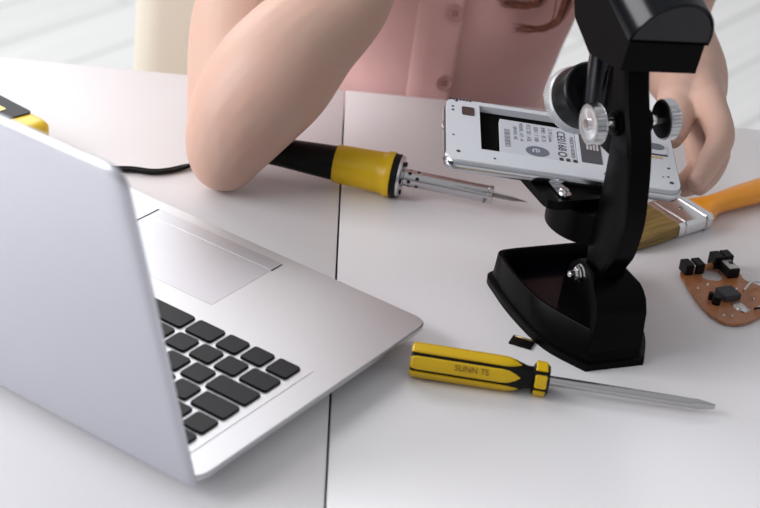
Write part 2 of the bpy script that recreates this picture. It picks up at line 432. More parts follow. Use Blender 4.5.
# head: housing with half-round shell on top, tilted
tt = math.radians(21)
def tl(y, z): return V((0, .0095 + y * math.cos(tt) - z * math.sin(tt), .2165 + y * math.sin(tt) + z * math.cos(tt)))
HR = .0272
HRM = T_(V((0, .02, .215))) @ Matrix.Rotation(math.radians(5.0), 4, 'Y') @ T_(V((0, -.02, -.215)))
def roll_head(b): xform(b, HRM)
def dsec(y, R):
    pts = []
    for k in range(25):
        a = PI * k / 24; c = tl(y, 0.001 + R * 1.10 * math.sin(a)); pts.append(V((R * math.cos(a), c.y, c.z)))
    return pts
b = loft([dsec(.0015, HR - .0022), dsec(.0003, HR - .0010), dsec(.0018, HR), dsec(.108, HR), dsec(.110, HR - .002)])
roll_head(b); shell = obj('head_shell', b, 'micGloss', mic, angle=35)
hp = [(.0100, .2225), (.0120, .1985), (.0505, .1930), (.0770, .2050), (.0900, .2250), (.112, .2562)]
b = prism(hp, -.0262, .0245, .0012, 2, mtx=toX)
roll_head(b); obj('head_housing', b, 'micMatte', mic, angle=30)
e0 = tl(.108, .013); ed = (tl(1, 0) - tl(0, 0)).normalized()
obj('eyepiece', lathe([(0, .0165), (.02, .0165), (.021, .014), (.05, .014), (.052, .017), (.062, .018), (.063, .015), (.060, .012), (.060, .0)][:8], e0, ed, 36), 'mic', mic)
# stage, its bracket and clips
st = prism(ccw_round([(-.0355, .0550), (.0355, .0550), (.0355, .150), (-.0355, .150)], [.010, .010, .01, .01]), .0865, .0925, .0012)
stg = obj('stage', st, 'mic', mic, angle=35)
b = prism([(.002 + .0255 * math.sin(2 * PI * k / 48), .0710 - .0300 * math.cos(2 * PI * k / 48)) for k in range(48)], .0655, .0866, .003, 3); obj('stage_bracket', b, 'mic', mic, angle=35)
for s in (-1, 1):
    y0 = .0585
    pl = [(s * .0215 - .0042, y0), (s * .0215 + .0042, y0), (s * .0215 + .0036, y0 + .030), (s * .0215 - .0036, y0 + .030)]
    b = prism(ccw_round(pl, [.0038, .0038, .001, .001]), .0935, .0944, .0003); c = obj('stage_clip', b, 'chrome', mic)
    obj('clip_screw', lathe([(0, .0030), (.0025, .0030), (.0032, .0022)], (s * .0215, y0 + .005, .0940), (0, 0, 1), 20), 'steel', c)
    obj('clip_post', lathe([(0, .002), (.0025, .002)], (s * .0215, y0 + .005, .0918), (0, 0, 1), 12), 'steel', c)

# ------------------------------------------------------------------ phone
PR = Matrix(((.999, .012, .053), (-.007, .996, -.086), (-.053, .085, .995)))
pm = PR.to_4x4(); pm.translation = V((.13753, 1.06418, .10362))
ph = thing('smartphone', 'opened white smartphone with battery removed lying on the microscope stage', 'phone', mw=pm)
HX, HY = .0775, .0405
def pol(ins, z, r=.011): return [V((x, y, z)) for x, y in rrect(-HX + ins, HX - ins, -HY + ins, HY - ins, r - min(ins, .006), 8)]
b = loft([pol(.003, -.0095), pol(.0008, -.0085), pol(0, -.0065), pol(-.0002, -.0045), pol(.0001, -.0022), pol(.0010, -.0012), pol(.0016, -.0030), pol(.0018, -.0056)])
obj('metal_frame', b, 'frame', ph, angle=60)
# chassis as ring around the battery well
bay = [(-.0535, -.0222), (.0102, -.0222), (.0102, .0205), (.004, .0235), (-.0525, .0352)]
bay = [(-.0535, -.0222), (.0102, -.0222), (.0102, .0330), (-.0530, .0352)]
b = bmesh.new()
# body made as a slab with a well cut by building the top face from strips
def slab(x0, x1, y0, y1, bm): return box(x0, x1, y0, y1, -.0060, 0, 0, bm=bm)
ot = rrect(-HX + .0014, HX - .0014, -HY + .0014, HY - .0014, .009, 8)
bb = [(-.0535, -.0222), (.0102, -.0222), (.0102, .0345), (-.0535, .0345)]
ch = bmesh.new()
def fill(z, bm):
    vo = [bm.verts.new((x, y, z)) for x, y in ot]; vi = [bm.verts.new((x, y, z)) for x, y in bb]
    eo = [bm.edges.new((vo[i], vo[(i + 1) % len(vo)])) for i in range(len(vo))]; ei = [bm.edges.new((vi[i], vi[(i + 1) % 4])) for i in range(4)]
    bmesh.ops.triangle_fill(bm, use_beauty=True, edges=eo + ei)
    return vo, vi
vo0, vi0 = fill(0, ch)
vo1 = [ch.verts.new((v.co.x, v.co.y, -.0030)) for v in vo0]; vi1 = [ch.verts.new((v.co.x, v.co.y, -.0050)) for v in vi0]
for A, B in ((vo0, vo1), (vi0, vi1)):
    for i in range(len(A)): ch.faces.new((A[i], A[(i + 1) % len(A)], B[(i + 1) % len(A)], B[i]))
ch.faces.new(vi1)
chassis = obj('chassis', ch, 'phone', ph, smooth=False)
wl = box(-.0533, .0100, -.0220, .0343, -.0050, -.0046); obj('battery_well', wl, 'bay', chassis, smooth=False)
lb = prism([(-.0405, -.0216), (.0097, -.0216), (.0097, .0195), (.0035, .0213), (-.0400, .0222)], -.0046, -.0008)
lab = obj('well_label', lb, 'label', ph, smooth=False)
LZ = -.0007
T = Matrix.Translation
def ptx(s, size, x, y, rot=-PI / 2, bm=None, z=LZ): return text_bm(bm if bm is not None else bmesh.new(), s, size, T((x, y, z)) @ Matrix.Rotation(rot, 4, 'Z'))
b = bmesh.new()
ptx('CE0168', .0078, .0003, .0045, bm=b)
b2 = bmesh.new()
ptx('MODEL : GT - N', .0033, -.0262, .0085, bm=b2); ptx('FCC ID : A3L', .0040, -.0212, .0085, bm=b2)
ptx('SSN : 7 100', .0040, -.0163, .0085, bm=b2); ptx('IMEI : 35 21', .0040, -.0114, .0090, bm=b2)
ptx('3 7V Li-ion', .0038, -.0068, .0095, bm=b2); ptx('S/N R21 XC', .0034, -.0303, .006, bm=b2)
ptx('MADE IN KOREA', .0036, .0073, -.002, bm=b2)
for k in range(14):       # bar code
    w = random.choice((.0004, .0007, .001)); y = .009 - k * .00165
    b2 = box(-.0375, -.0338, y - w / 2, y + w / 2, LZ - .0001, LZ + .0001, bm=b2)
obj('label_print', b2, 'greyText', lab, smooth=False)
for (x, y, r) in ((.0003, -.0125, .0030),):
    b = merge(b, lathe([(LZ - .0004, r), (LZ + .0001, r), (LZ + .0001, r * .72), (LZ - .0004, r * .72)], (x, y, 0), (0, 0, 1), 28))
for x in (-.0008, .0037, .0083): b = box(x - .0013, x + .0013, -.0210, -.0172, LZ - .0001, LZ + .0001, bm=b)
obj('certification_mark', b, 'ink', lab, smooth=False)
def ell(cx, cy, rx, ry, z0, z1, n=36): return prism([(cx + rx * math.cos(2 * PI * k / n), cy + ry * math.sin(2 * PI * k / n)) for k in range(n)], z0, z1)
obj('round_emblem', ell(-.0163, -.0135, .0078, .0062, LZ - .0002, LZ + .0001), 'grey', lab, smooth=False)
b = bmesh.new(); ptx('e', .011, -.0163, -.0130, bm=b, z=LZ + .0002); obj('emblem_print', b, 'label', lab, smooth=False)
# chassis details
b = prism(rrect(-.0655, -.0572, .0190, .0298, .0016), -.0003, .0004, .0002); obj('camera_window', b, 'camWin', ph)
b = prism(rrect(.0125, .0262, -.0200, .0240, .001), -.0003, .0003, .0001); obj('card_slot', b, 'slot', ph)
b = bmesh.new()
for k in range(4): b = box(.0165 + k * .0022, .0180 + k * .0022, -.004, .004, .0003, .0007, bm=b)
obj('slot_contacts', b, 'chrome', ph, smooth=False)
b = prism(ccw_round([(.0580, .0045), (.0712, .0045), (.0725, .0185), (.0580, .0185)], .0035), -.0002, .0005, .0002); obj('speaker_surround', b, 'phone', ph)
obj('speaker_grille', ell(.0645, .0135, .0058, .0038, .0003, .0009), 'grey', ph)
obj('speaker_gap', prism(ccw_round([(.0575, .0030), (.0718, .0030), (.0718, .0048), (.0575, .0048)], .0008), -.0002, .0002), 'ink', ph)
b = bmesh.new()
for k in range(3): b = box(.0600 + k * .0028, .0620 + k * .0028, -.001, .0016, -.0001, .0003, bm=b)
obj('antenna_contacts', b, 'gold', ph, smooth=False)
for x, y, r in ((-.0715, .0285, .0009), (-.0715, .0240, .0010), (-.0685, -.0290, .0014), (-.0715, -.0090, .0008), (.0705, -.0120, .0010), (.0705, -.0300, .0015), (.0655, -.0240, .0006), (.0690, -.0230, .0008), (.0715, .0280, .0012), (.028, -.0310, .0020), (-.0690, .0365, .0010), (-.045, -.0318, .0008), (.036, .030, .0010)):
    obj('screw', lathe([(-.0003, r), (.0002, r)], (x, y, 0), (0, 0, 1), 14), 'ink' if r < .0019 else 'slot', ph)
obj('side_button', box(-HX - .0009, -HX + .001, .0035, .0125, -.0052, -.0028, .0004), 'chrome', ph)
b = bmesh.new()
for k in range(7): b = box(-.0735 + k * .0022, -.0722 + k * .0022 , .0377, .0389, -.0002, .0006, bm=b)
obj('edge_clip', b, 'ink', ph, smooth=False)

# ------------------------------------------------------------------ screwdriver (local z along the shaft)
a0 = V((.0476, .9332, .0108)); a1 = V((.2345, .9165, .0062)); ax = (a1 - a0).normalized(); SL = (a1 - a0).length
sdm = frame(a0, ax); sd = thing('screwdriver', 'flat blade screwdriver with yellow and black ribbed handle on the table', 'screwdriver', mw=sdm)
def hexring(s, R, groove, n=6, m=10, ph0=0.):
    """flat lobes with grooves between"""
    out = []
    for k in range(n):
        for j in range(m):
            t = (j / m - .5); a = 2 * PI * (k + j / m) / n + ph0
            flat = math.cos(PI / n) / math.cos(((j / m) - .5) * 2 * PI / n)
            g = groove * math.exp(-((min(j, m - j) / m) / .07) ** 2)
            out.append(V(((R * (flat * .55 + .45) - g) * math.cos(a), (R * (flat * .55 + .45) - g) * math.sin(a), s)))
    return out
R0 = .0112; HL = .0760
core = loft([[V((r * math.cos(2 * PI * k / 48), r * math.sin(2 * PI * k / 48), s)) for k in range(48)] for s, r in ((0, .0085), (.0012, .0095), (.060, .0097), (.066, .0088), (.071, .0072), (HL - .001, .0070))])
hd = obj('handle', core, 'blk', sd)
for k in range(6):        # yellow lobes, pointed towards the neck
    phi = 2 * PI * k / 6 + PI / 6 + .14
    rings = []
    for s, w, h in ((-.0002, .82, .0097), (.0012, .93, .0110), (.004, 1, .0112), (.056, 1, .0112), (.060, .93, .0110), (.0645, .55, .0102), (.0672, .12, .0092)):
        hw = math.radians(23.5) * w; ring = []
        for j in range(9):
            t = -hw + 2 * hw * j / 8; r = h * (math.cos(math.radians(25)) / math.cos(t) * .6 + .4)
            if j in (0, 8): r -= .0006
            ring.append(V((r * math.cos(phi + t), r * math.sin(phi + t), s)))
        for j in range(8, -1, -1):
            t = -hw + 2 * hw * j / 8; r = .0068; ring.append(V((r * math.cos(phi + t), r * math.sin(phi + t), s)))
        rings.append(ring)
    obj('grip_rib', loft(rings), 'yellow', hd, angle=30)
    rings = []
    for s, w, h in ((HL, .8, .0100), (HL + .001, 1, .0112), (HL + .0068, 1, .0112), (HL + .0078, .8, .0100)):
        hw = math.radians(22.5) * w
        ring = [V((h * (.4 + .6 * math.cos(math.radians(24)) / math.cos(t)) * math.cos(phi + t), h * (.4 + .6 * math.cos(math.radians(24)) / math.cos(t)) * math.sin(phi + t), s)) for t in [-hw + 2 * hw * j / 6 for j in range(7)]]
        ring += [V((.006 * math.cos(phi + t), .006 * math.sin(phi + t), s)) for t in [hw - 2 * hw * j / 6 for j in range(7)]]
        rings.append(ring)
    obj('collar_rib', loft(rings), 'yellow', hd, angle=30)
pt = math.radians(158); nn = V((math.cos(pt), math.sin(pt), 0)); xx = V((0, 0, 1)); yy = nn.cross(xx)
tm = Matrix((xx, yy, nn)).transposed().to_4x4(); tm.translation = nn * .01112 + xx * .0375 + yy * .0006
text('SUNN TS', .0052, tm, 'txtY', hd, 'engraved_text')
cl = loft([[V((r * math.cos(2 * PI * k / 48), r * math.sin(2 * PI * k / 48), s)) for k in range(48)] for s, r in ((HL - .0012, .0072), (HL, .0098), (HL + .008, .0098), (HL + .0092, .0085), (HL + .0094, .004))])
obj('collar', cl, 'blk', hd)
shr = []
for s, w, t in ((HL, .0031, .0031), (SL - .020, .0031, .0031), (SL - .015, .0031, .0027), (SL - .011, .0035, .0020), (SL - .003, .0023, .0010), (SL, .0017, .0007)):
    shr.append([V((t * math.cos(2 * PI * k / 28), w * math.sin(2 * PI * k / 28), s)) for k in range(28)])
obj('shaft', loft(shr), 'tool', sd, angle=40)

# ------------------------------------------------------------------ soldering iron (local z towards the tip)
i0 = V((-.0441, 1.1885, .0172)); i1 = V((.1345, 1.1500, .0150)); ia = (i1 - i0).normalized()
ir = thing('soldering_iron', 'soldering iron with black and yellow handle lying behind the elbow', 'soldering iron', mw=frame(i0 + ia * .003, ia))
obj('handle', lathe([(-.050, .004), (-.0485, .0075), (-.045, .0088), (-.03, .0098), (0, .0108), (.037, .0128), (.039, .0128)], (0, 0, 0), (0, 0, 1), 40), 'blk', ir)
obj('grip_sleeve', lathe([(.0365, .0120), (.0368, .0137), (.040, .0141), (.068, .0150), (.073, .0152), (.0745, .0164), (.0775, .0168), (.0795, .0166), (.0800, .0150), (.0800, .012)], (0, 0, 0), (0, 0, 1), 48), 'yellow', ir, angle=40)
obj('collar', lathe([(.0795, .0130), (.0797, .0158), (.0838, .0158), (.0845, .0150), (.0845, .010)], (0, 0, 0), (0, 0, 1), 48), 'blk', ir)
fl = obj('heat_flange', lathe([(.0840, .0145), (.0843, .0150), (.0862, .0150), (.0866, .0144), (.0866, .006)], (0, 0, 0), (0, 0, 1), 48), 'steel', ir)
for k in range(5):
    t = 2 * PI * k / 5 + .5
    obj('flange_screw', lathe([(0, .0018), (.0012, .0018), (.0016, .0012)], (.0112 * math.cos(t), .0112 * math.sin(t), .0864), (0, 0, 1), 12), 'blk', fl)
obj('barrel', lathe([(.0860, .0072), (.0880, .0072), (.0885, .0062), (.1505, .0062), (.1510, .0066), (.1535, .0066), (.1540, .0060), (.1543, .003)], (0, 0, 0), (0, 0, 1), 40), 'tool', ir, angle=25)
b = bmesh.new()
for s in (.0925, .0985):
    for k in range(6):
        t = 2 * PI * k / 6 + (0 if s < .095 else PI / 6)
        d = V((math.cos(t), math.sin(t), 0)); b = lathe([(.0058, .0014), (.00626, .0014)], V((0, 0, s)), d, 12, bm=b)
obj('vent_hole', b, 'blk', ir, smooth=False)
b = lathe([(.0055, .0013), (.0082, .0013), (.0086, .0009)], V((0, 0, .1485)), V((-.9, -.35, 0)), 12); obj('set_screw', b, 'dkSteel', ir)
obj('tip', lathe([(.1520, .0018), (.1690, .0016), (.1700, .0014), (.1760, .0006), (.1790, .0002)], (0, 0, 0), (0, 0, 1), 20), 'dkSteel', ir)
iw = frame(i0 + ia * .003, ia).inverted()
def cable(path, r): return sweep([iw @ V(p) for p in path], r, 10, m=8)
c1 = [(-.0905, 1.1985, .0172), (-.0985, 1.1965, .010), (-.1065, 1.1868, .0030), (-.1170, 1.1795, .0022), (-.1270, 1.1725, .0022), (-.1380, 1.1690, .0022), (-.1560, 1.1695, .0022), (-.1860, 1.1600, .0022), (-.22, 1.14, .0022), (-.30, 1.15, .0022), (-.42, 1.20, .0022)]
obj('cord', cable(c1, .0017), 'blk', ir)
c2 = [(x, y - .0028, z) for x, y, z in c1[3:]]
obj('cord', cable([c1[2]] + c2, .0015), 'blk', ir)

# ------------------------------------------------------------------ paint brush (local x along, towards handle end)
ba = math.radians(35)
br = thing('paint_brush', 'flat paint brush with orange handle lying beside the microscope', 'paint brush', (.2628, 1.1780, 0), ba)
W2 = .0185
b = loft([[V((x, w * cx, h0 + (h1 - h0) * (cz * .5 + .5))) for cx, cz in ((-.9, -1), (.9, -1), (1, -.55), (1, .55), (.9, 1), (-.9, 1), (-1, .55), (-1, -.55))] for x, w, h0, h1 in ((-.0345, W2 + .0002, .0005, .0120), (-.033, W2 + .0008, .0003, .0125), (-.005, W2 + .0002, .0005, .0122), (0, W2 - .0006, .0005, .0118))])
fe = obj('ferrule', b, 'chrome', br, angle=25)
for x in (-.0285, -.007):
    b = loft([[V((x + dx, (w + .0006) * cx, .0001 + .0128 * (cz * .5 + .5))) for cx, cz in ((-.9, -1), (.9, -1), (1, -.55), (1, .55), (.9, 1), (-.9, 1), (-1, .55), (-1, -.55))] for dx, w in ((-.0008, W2), (-.0004, W2 + .0006), (.0004, W2 + .0006), (.0008, W2))]); obj('crimp_band', b, 'steel', fe)
b = lathe([(0, .0016), (.0006, .0016), (.0008, .0010)], (-.017, 0, .0124), (0, 0, 1), 14); obj('ferrule_pin', b, 'dkSteel', fe)
b = loft([[V((x, w * cx + .0, h0 + (h1 - h0) * (cz * .5 + .5))) for cx, cz in ((-1, -.8), (-.6, -1), (0, -1), (.6, -1), (1, -.8), (1, .8), (.6, 1), (0, 1), (-.6, 1), (-1, .8))] for x, w, h0, h1 in ((-.033, W2 - .001, .001, .0115), (-.05, W2 + .001, .0006, .0115), (-.070, W2 + .0018, .0004, .0095), (-.083, W2 + .001, .0004, .0055), (-.088, W2 - .002, .0006, .0025))])
obj('bristles', b, 'bris', br)
b = loft([[V((x, w * math.cos(2 * PI * k / 28) * (1 if abs(math.cos(2 * PI * k / 28)) < .8 else .98), zc + h * math.sin(2 * PI * k / 28))) for k in range(28)] for x, w, zc, h in ((-.002, W2 - .002, .0062, .0048), (.001, W2 - .0015, .0064, .0056), (.004, W2 - .003, .0066, .0062), (.009, .0125, .0072, .0066), (.015, .0095, .0080, .0070), (.024, .0086, .0085, .0074), (.045, .0098, .0094, .0082), (.07, .0108, .0098, .0086), (.095, .0100, .0094, .0080), (.115, .0088, .0085, .0070), (.125, .0060, .0080, .0052), (.128, .002, .008, .002))])
obj('handle', b, 'orange', br)

# ------------------------------------------------------------------ circuit board
pc = thing('circuit_board', 'small copper-brown circuit board with black components near the brush', 'circuit board', (.26, 1.06, 0))
def L2(p): return (p[0] - .26, p[1] - 1.06)
op = [(.2385, 1.088), (.2400, 1.0760), (.2419, 1.0645), (.2460, 1.0470), (.2515, 1.0337), (.2600, 1.0250), (.2719, 1.0262), (.2855, 1.0377), (.2960, 1.0520), (.2980, 1.0680), (.2925, 1.0800), (.2838, 1.0857), (.2815, 1.0960), (.2780, 1.1080), (.2650, 1.1080), (.2622, 1.1030), (.2520, 1.0985), (.2470, 1.0985)]
hole = [(.2535, 1.0840), (.2590, 1.0810), (.2650, 1.0815), (.2690, 1.0880), (.2680, 1.0965), (.2630, 1.0990), (.2560, 1.0950)]
ou = [V((p.x, p.y)) for p in catmull([(*L2(p), 0) for p in op], 4, True)]; ho = [V((p.x, p.y)) for p in catmull([(*L2(p), 0) for p in hole], 4, True)]
b = bmesh.new(); rings = []
for z in (.0012, .0030):
    vo = [b.verts.new((p.x, p.y, z)) for p in ou]; vi = [b.verts.new((p.x, p.y, z)) for p in ho]
    es = [b.edges.new((A[i], A[(i + 1) % len(A)])) for A in (vo, vi) for i in range(len(A))]
    bmesh.ops.triangle_fill(b, use_beauty=True, edges=es); rings.append((vo, vi))
for q in (0, 1):
    A, B = rings[0][q], rings[1][q]
    for i in range(len(A)): b.faces.new((A[i], A[(i + 1) % len(A)], B[(i + 1) % len(A)], B[i]))
bd = obj('board', b, 'pcb', pc, smooth=False)
def rb(cx, cy, z0, z1, lx, ly, rot, m, name, bw=.0006, par=pc):
    b = box(-lx / 2, lx / 2, -ly / 2, ly / 2, z0, z1, bw); x, y = L2((cx, cy)); xform(b, T((x, y, 0)) @ Matrix.Rotation(rot, 4, 'Z')); return obj(name, b, m, par, smooth=False)
r1 = math.radians(20)
for cx, cy, z0, z1, lx, ly in ((.2425, 1.0895, .003, .011, .0064, .010), (.2505, 1.0925, .003, .011, .0064, .010), (.2650, 1.1025, .003, .0125, .0072, .0095), (.2725, 1.1055, .003, .0125, .0068, .0095)):
    k = rb(cx, cy, z0, z1, lx, ly, r1, 'blk', 'header_block')
rb(.2464, 1.0908, .003, .0100, .0018, .008, r1, 'solder', 'header_pin'); rb(.2689, 1.104, .003, .0115, .0012, .008, r1, 'char', 'header_pin')
k = rb(.2730, 1.0935, .003, .0100, .0088, .0150, r1, 'blk', 'relay'); b = box(-.0034, .0034, -.0060, .0060, .0099, .0103); x, y = L2((.2730, 1.0935)); xform(b, T((x, y, 0)) @ Matrix.Rotation(r1, 4, 'Z')); obj('relay_lid', b, 'solder', k, smooth=False)
b = box(-.0015, .0015, -.0015, .0015, .0102, .0105); xform(b, T((x + .001, y + .002, 0))); obj('relay_window', b, 'blk', k, smooth=False)
rb(.2670, 1.0600, .003, .0078, .0130, .0130, math.radians(24), 'char', 'chip')
b = lathe([(0, .0030), (.0058, .0030), (.0062, .0026)], (*L2((.2572, 1.0490)), .003), (0, 0, 1), 20); obj('capacitor', b, 'blk', pc)
b = lathe([(0, .0020), (.0048, .0020), (.0052, .0016)], (*L2((.2545, 1.0545)), .003), (0, 0, 1), 20); obj('capacitor', b, 'blk', pc)
b = bmesh.new(); bmesh.ops.create_icosphere(b, subdivisions=3, radius=1)
for v in b.verts: v.co *= 1 + .25 * noise.noise(v.co * 2.5); v.co = V((v.co.x * .0042, v.co.y * .0068, v.co.z * .0016 + .0033))
xform(b, T((*L2((.2735, 1.0465)), 0)) @ Matrix.Rotation(.5, 4, 'Z')); obj('solder_blob', b, 'solder', pc)
for dx, dy in ((.2605, 1.034), (.2660, 1.0345), (.2790, 1.0440), (.2755, 1.0720), (.2480, 1.0680), (.2560, 1.0740), (.285, 1.060), (.287, 1.050)):
    b = lathe([(0, .0010), (.0008, .0007), (.0010, .0003)], (*L2((dx, dy)), .003), (0, 0, 1), 10); obj('solder_joint', b, 'solder', pc)
b = sweep([(*L2((.2800, 1.0700)), .0035), (*L2((.2860, 1.0770)), .007), (*L2((.2930, 1.0800)), .006), (*L2((.305, 1.087)), .002)], .0009, 8); obj('wire', b, 'steel', pc)
b = sweep([(*L2((.283, 1.046)), .0035), (*L2((.286, 1.0440)), .0055), (*L2((.2890, 1.046)), .0035)], .0007, 8); obj('wire', b, 'blk', pc)
b = sweep([(*L2((.2518, 1.0925)), .0045), (*L2((.2580, 1.0960)), .005), (*L2((.2630, 1.1000)), .0045)], .0022, 8); obj('bridge_bar', b, 'pcb', pc)

# ------------------------------------------------------------------ little flex connector by the microscope's foot
fc = thing('flex_connector', 'tiny black connector tab lying against the microscope foot', 'connector', (.1212, .9815, 0), math.radians(-22))
obj('body', box(-.0075, .0075, -.0065, .0040, 0, .0014, .0003), 'blk', fc); obj('contact_strip', box(-.0066, .0064, .0024, .0036, .0012, .0017), 'gold', fc)

# ------------------------------------------------------------------ yellow hand tool behind the laptop lid
tdir = math.radians(-40)
tl_ = thing('hand_tool', 'yellow and charcoal hand tool half hidden behind the laptop lid', 'tool', (-.2400, 1.1790, 0), tdir)
b = loft([[V((x, y, z)) for y, z in ccw_round([(-w, z0), (w, z0), (w, z1), (-w, z1)], .006, 4)] for x, w, z0, z1 in ((-.135, .019, .001, .024), (-.130, .021, 0, .026), (.010, .022, 0, .027), (.016, .021, .0005, .0265), (.020, .017, .002, .022), (.0215, .012, .004, .018))])
obj('body', b, 'yellowB', tl_, angle=50)
b = prism(ccw_round([(-.131, -.0185), (-.012, -.0185), (-.003, -.004), (-.001, .0195), (-.131, .0195)], .003), .0262, .0282, .0008); obj('top_cover', b, 'char', tl_)
b = prism(rrect(-.11, -.0150, -.0090, .0075, .001), .0280, .0287, .0002); obj('label_plate', b, 'paleY', tl_)

# ------------------------------------------------------------------ chair
chx = thing('chair', 'cream upholstered chair under the seated person behind the table', 'chair', (.02, 1.60, FZ))
obj('seat', box(-.235, .235, -.24, .20, .40, .47, .025, 4), 'chair', chx)
obj('backrest', box(-.238, .175, .15, .225, .43, 1.06, .03, 5), 'chair', chx)
for x in (-.2, .2):
    for y in (-.2, .19): obj('leg', lathe([(0, .013), (.42, .018)], (x, y, 0), (0, 0, 1), 16), 'wood', chx)

# ------------------------------------------------------------------ person
pe = thing('person', 'person in a dusty pink shirt leaning on the table and holding the phone', 'person', (.08, 1.5, FZ))
PO = V((.08, 1.5, FZ))
def Q(p): return V(p) - PO
b = bmesh.new()
# right arm: shoulder, elbow on the table, forearm up to the head
balls(b, [((-.105, 1.47, .30), .060), ((-.096, 1.40, .225), .050), ((-.0770, 1.285, .122), .0430), ((-.0795, 1.235, .086), .0415), ((-.0820, 1.190, .057), .0350), ((-.0850, 1.160, .034), .0265)])
balls(b, [((-.0850, 1.1565, .0262), .0258), ((-.0825, 1.157, .0385), .0315), ((-.0730, 1.160, .0610), .0390), ((-.0545, 1.170, .0870), .0432), ((-.0340, 1.185, .1110), .0385), ((-.0060, 1.200, .1350), .0292), ((.003, 1.22, .165), .026), ((.016, 1.25, .215), .0225), ((.022, 1.262, .235), .0225)])
# right hand against the forehead
balls(b, [((.022, 1.262, .235), .0225), ((.032, 1.275, .265), .027), ((.036, 1.285, .29), .028)])
for dx, l in ((-.02, .07), (-.005, .078), (.01, .072), (.024, .056)):
    balls(b, [((.034 + dx, 1.288, .30), .0095), ((.036 + dx * 1.1, 1.292, .30 + l * .55), .0085), ((.038 + dx * 1.1, 1.302, .30 + l), .0068)])
balls(b, [((.045, 1.268, .262), .011), ((.066, 1.272, .285), .0095), ((.076, 1.285, .31), .0075)])
# left arm
balls(b, [((.285, 1.47, .30), .056), ((.276, 1.43, .22), .046), ((.263, 1.405, .12), .039), ((.2545, 1.392, .066), .034), (PXY(663, 22, 1.35), .0345), (PXY(672, 45, 1.30), .0340), (PXY(686, 72, 1.24), .0305), (PXY(694, 88, 1.205), .0245)])
# left hand holding the end of the phone
balls(b, [(PXY(694, 88, 1.205), .0240), (PXY(687, 94, 1.180), .0210), (PXY(680, 104, 1.155), .0165)])
balls(b, [(PXY(697, 88, 1.195), .0205), (PXY(703, 95, 1.165), .0150), (PXY(709, 103, 1.142), .0126)])
balls(b, [(PXY(695, 94, 1.195), .0190), (PXY(698, 105, 1.168), .0145), (PXY(702, 114, 1.152), .0122)])
balls(b, [(PXY(690, 102, 1.190), .016), (PXY(694, 118, 1.165), .0125)])
fingers = [[(PXY(px, py, y), r) for px, py, y, r in f] for f in (
    [(708, 102, 1.142, .0124), (719.5, 130, 1.108, .0104), (719, 144, 1.096, .0094), (709, 163, 1.074, .0085), (697, 182, 1.053, .0066)],
    [(702, 114, 1.152, .0118), (716.5, 148, 1.120, .0094), (716, 160, 1.108, .0088), (709, 175, 1.090, .0079), (699, 187, 1.071, .0064)],
    [(704, 132, 1.145, .0110), (708, 165, 1.122, .0086), (703, 178, 1.108, .0078), (693, 185, 1.092, .0070), (684, 189, 1.082, .0060)],
    [(696, 136, 1.152, .0100), (697, 166, 1.135, .0078), (690, 176, 1.122, .0070), (682, 182, 1.110, .0058)],
    [(688, 96, 1.172, .0150), (681, 106, 1.150, .0128), (679, 114, 1.134, .0112), (676.5, 127, 1.113, .0098), (672.5, 138, 1.096, .0076)])]
for f in fingers: balls(b, f)
# torso, neck, head
for z, y, rx, ry in ((-.24, 1.56, .15, .10), (-.18, 1.555, .145, .098), (-.10, 1.54, .115, .085), (-.02, 1.515, .105, .082), (.06, 1.495, .115, .085), (.14, 1.475, .13, .09), (.22, 1.46, .14, .09), (.29, 1.46, .15, .075), (.33, 1.46, .13, .055)):
    bmesh.ops.create_icosphere(b, subdivisions=3, radius=1, matrix=T((.085 + (.0 if z > .1 else -.0), y, z)) @ Matrix.Diagonal((rx, ry, .07, 1)))
balls(b, [((.085, 1.455, .32), .055), ((.078, 1.425, .38), .050), ((.072, 1.40, .42), .052)])
HC = V((.062, 1.365, .475)); HM = T(HC) @ Matrix.Rotation(math.radians(28), 4, 'X')
bmesh.ops.create_icosphere(b, subdivisions=3, radius=1, matrix=HM @ T((0, .012, .025)) @ Matrix.Diagonal((.073, .092, .085, 1)))
bmesh.ops.create_icosphere(b, subdivisions=3, radius=1, matrix=HM @ T((0, -.018, -.040)) @ Matrix.Diagonal((.055, .062, .072, 1)))
bmesh.ops.create_icosphere(b, subdivisions=2, radius=1, matrix=HM @ T((0, -.060, -.092)) @ Matrix.Diagonal((.022, .020, .020, 1)))
bmesh.ops.create_cone(b, cap_ends=True, segments=10, radius1=.016, radius2=.006, depth=.045, matrix=HM @ T((0, -.083, -.030)) @ Matrix.Rotation(math.radians(-18), 4, 'X'))
for s in (-1, 1): bmesh.ops.create_icosphere(b, subdivisions=2, radius=1, matrix=HM @ T((s * .072, .01, -.02)) @ Matrix.Diagonal((.010, .018, .030, 1)))
for v in b.verts: v.co = Q(v.co)
me = remeshed(b, .0020, 6)
body = link('body', me, 'skin', pe)
for s in (-1, 1):
    e = bmesh.new(); bmesh.ops.create_uvsphere(e, u_segments=16, v_segments=10, radius=.0125, matrix=T(-PO) @ HM @ T((s * .031, -.071, -.005))); ey = obj('eye', e, 'eye', pe)
    e = bmesh.new(); bmesh.ops.create_uvsphere(e, u_segments=12, v_segments=8, radius=.006, matrix=T(-PO) @ HM @ T((s * .031, -.0795, -.007))); obj('iris', e, 'iris', ey)
e = bmesh.new(); bmesh.ops.create_icosphere(e, subdivisions=3, radius=1, matrix=T(-PO) @ HM @ T((0, -.074, -.068)) @ Matrix.Diagonal((.022, .009, .008, 1))); obj('mouth', e, 'lip', pe)
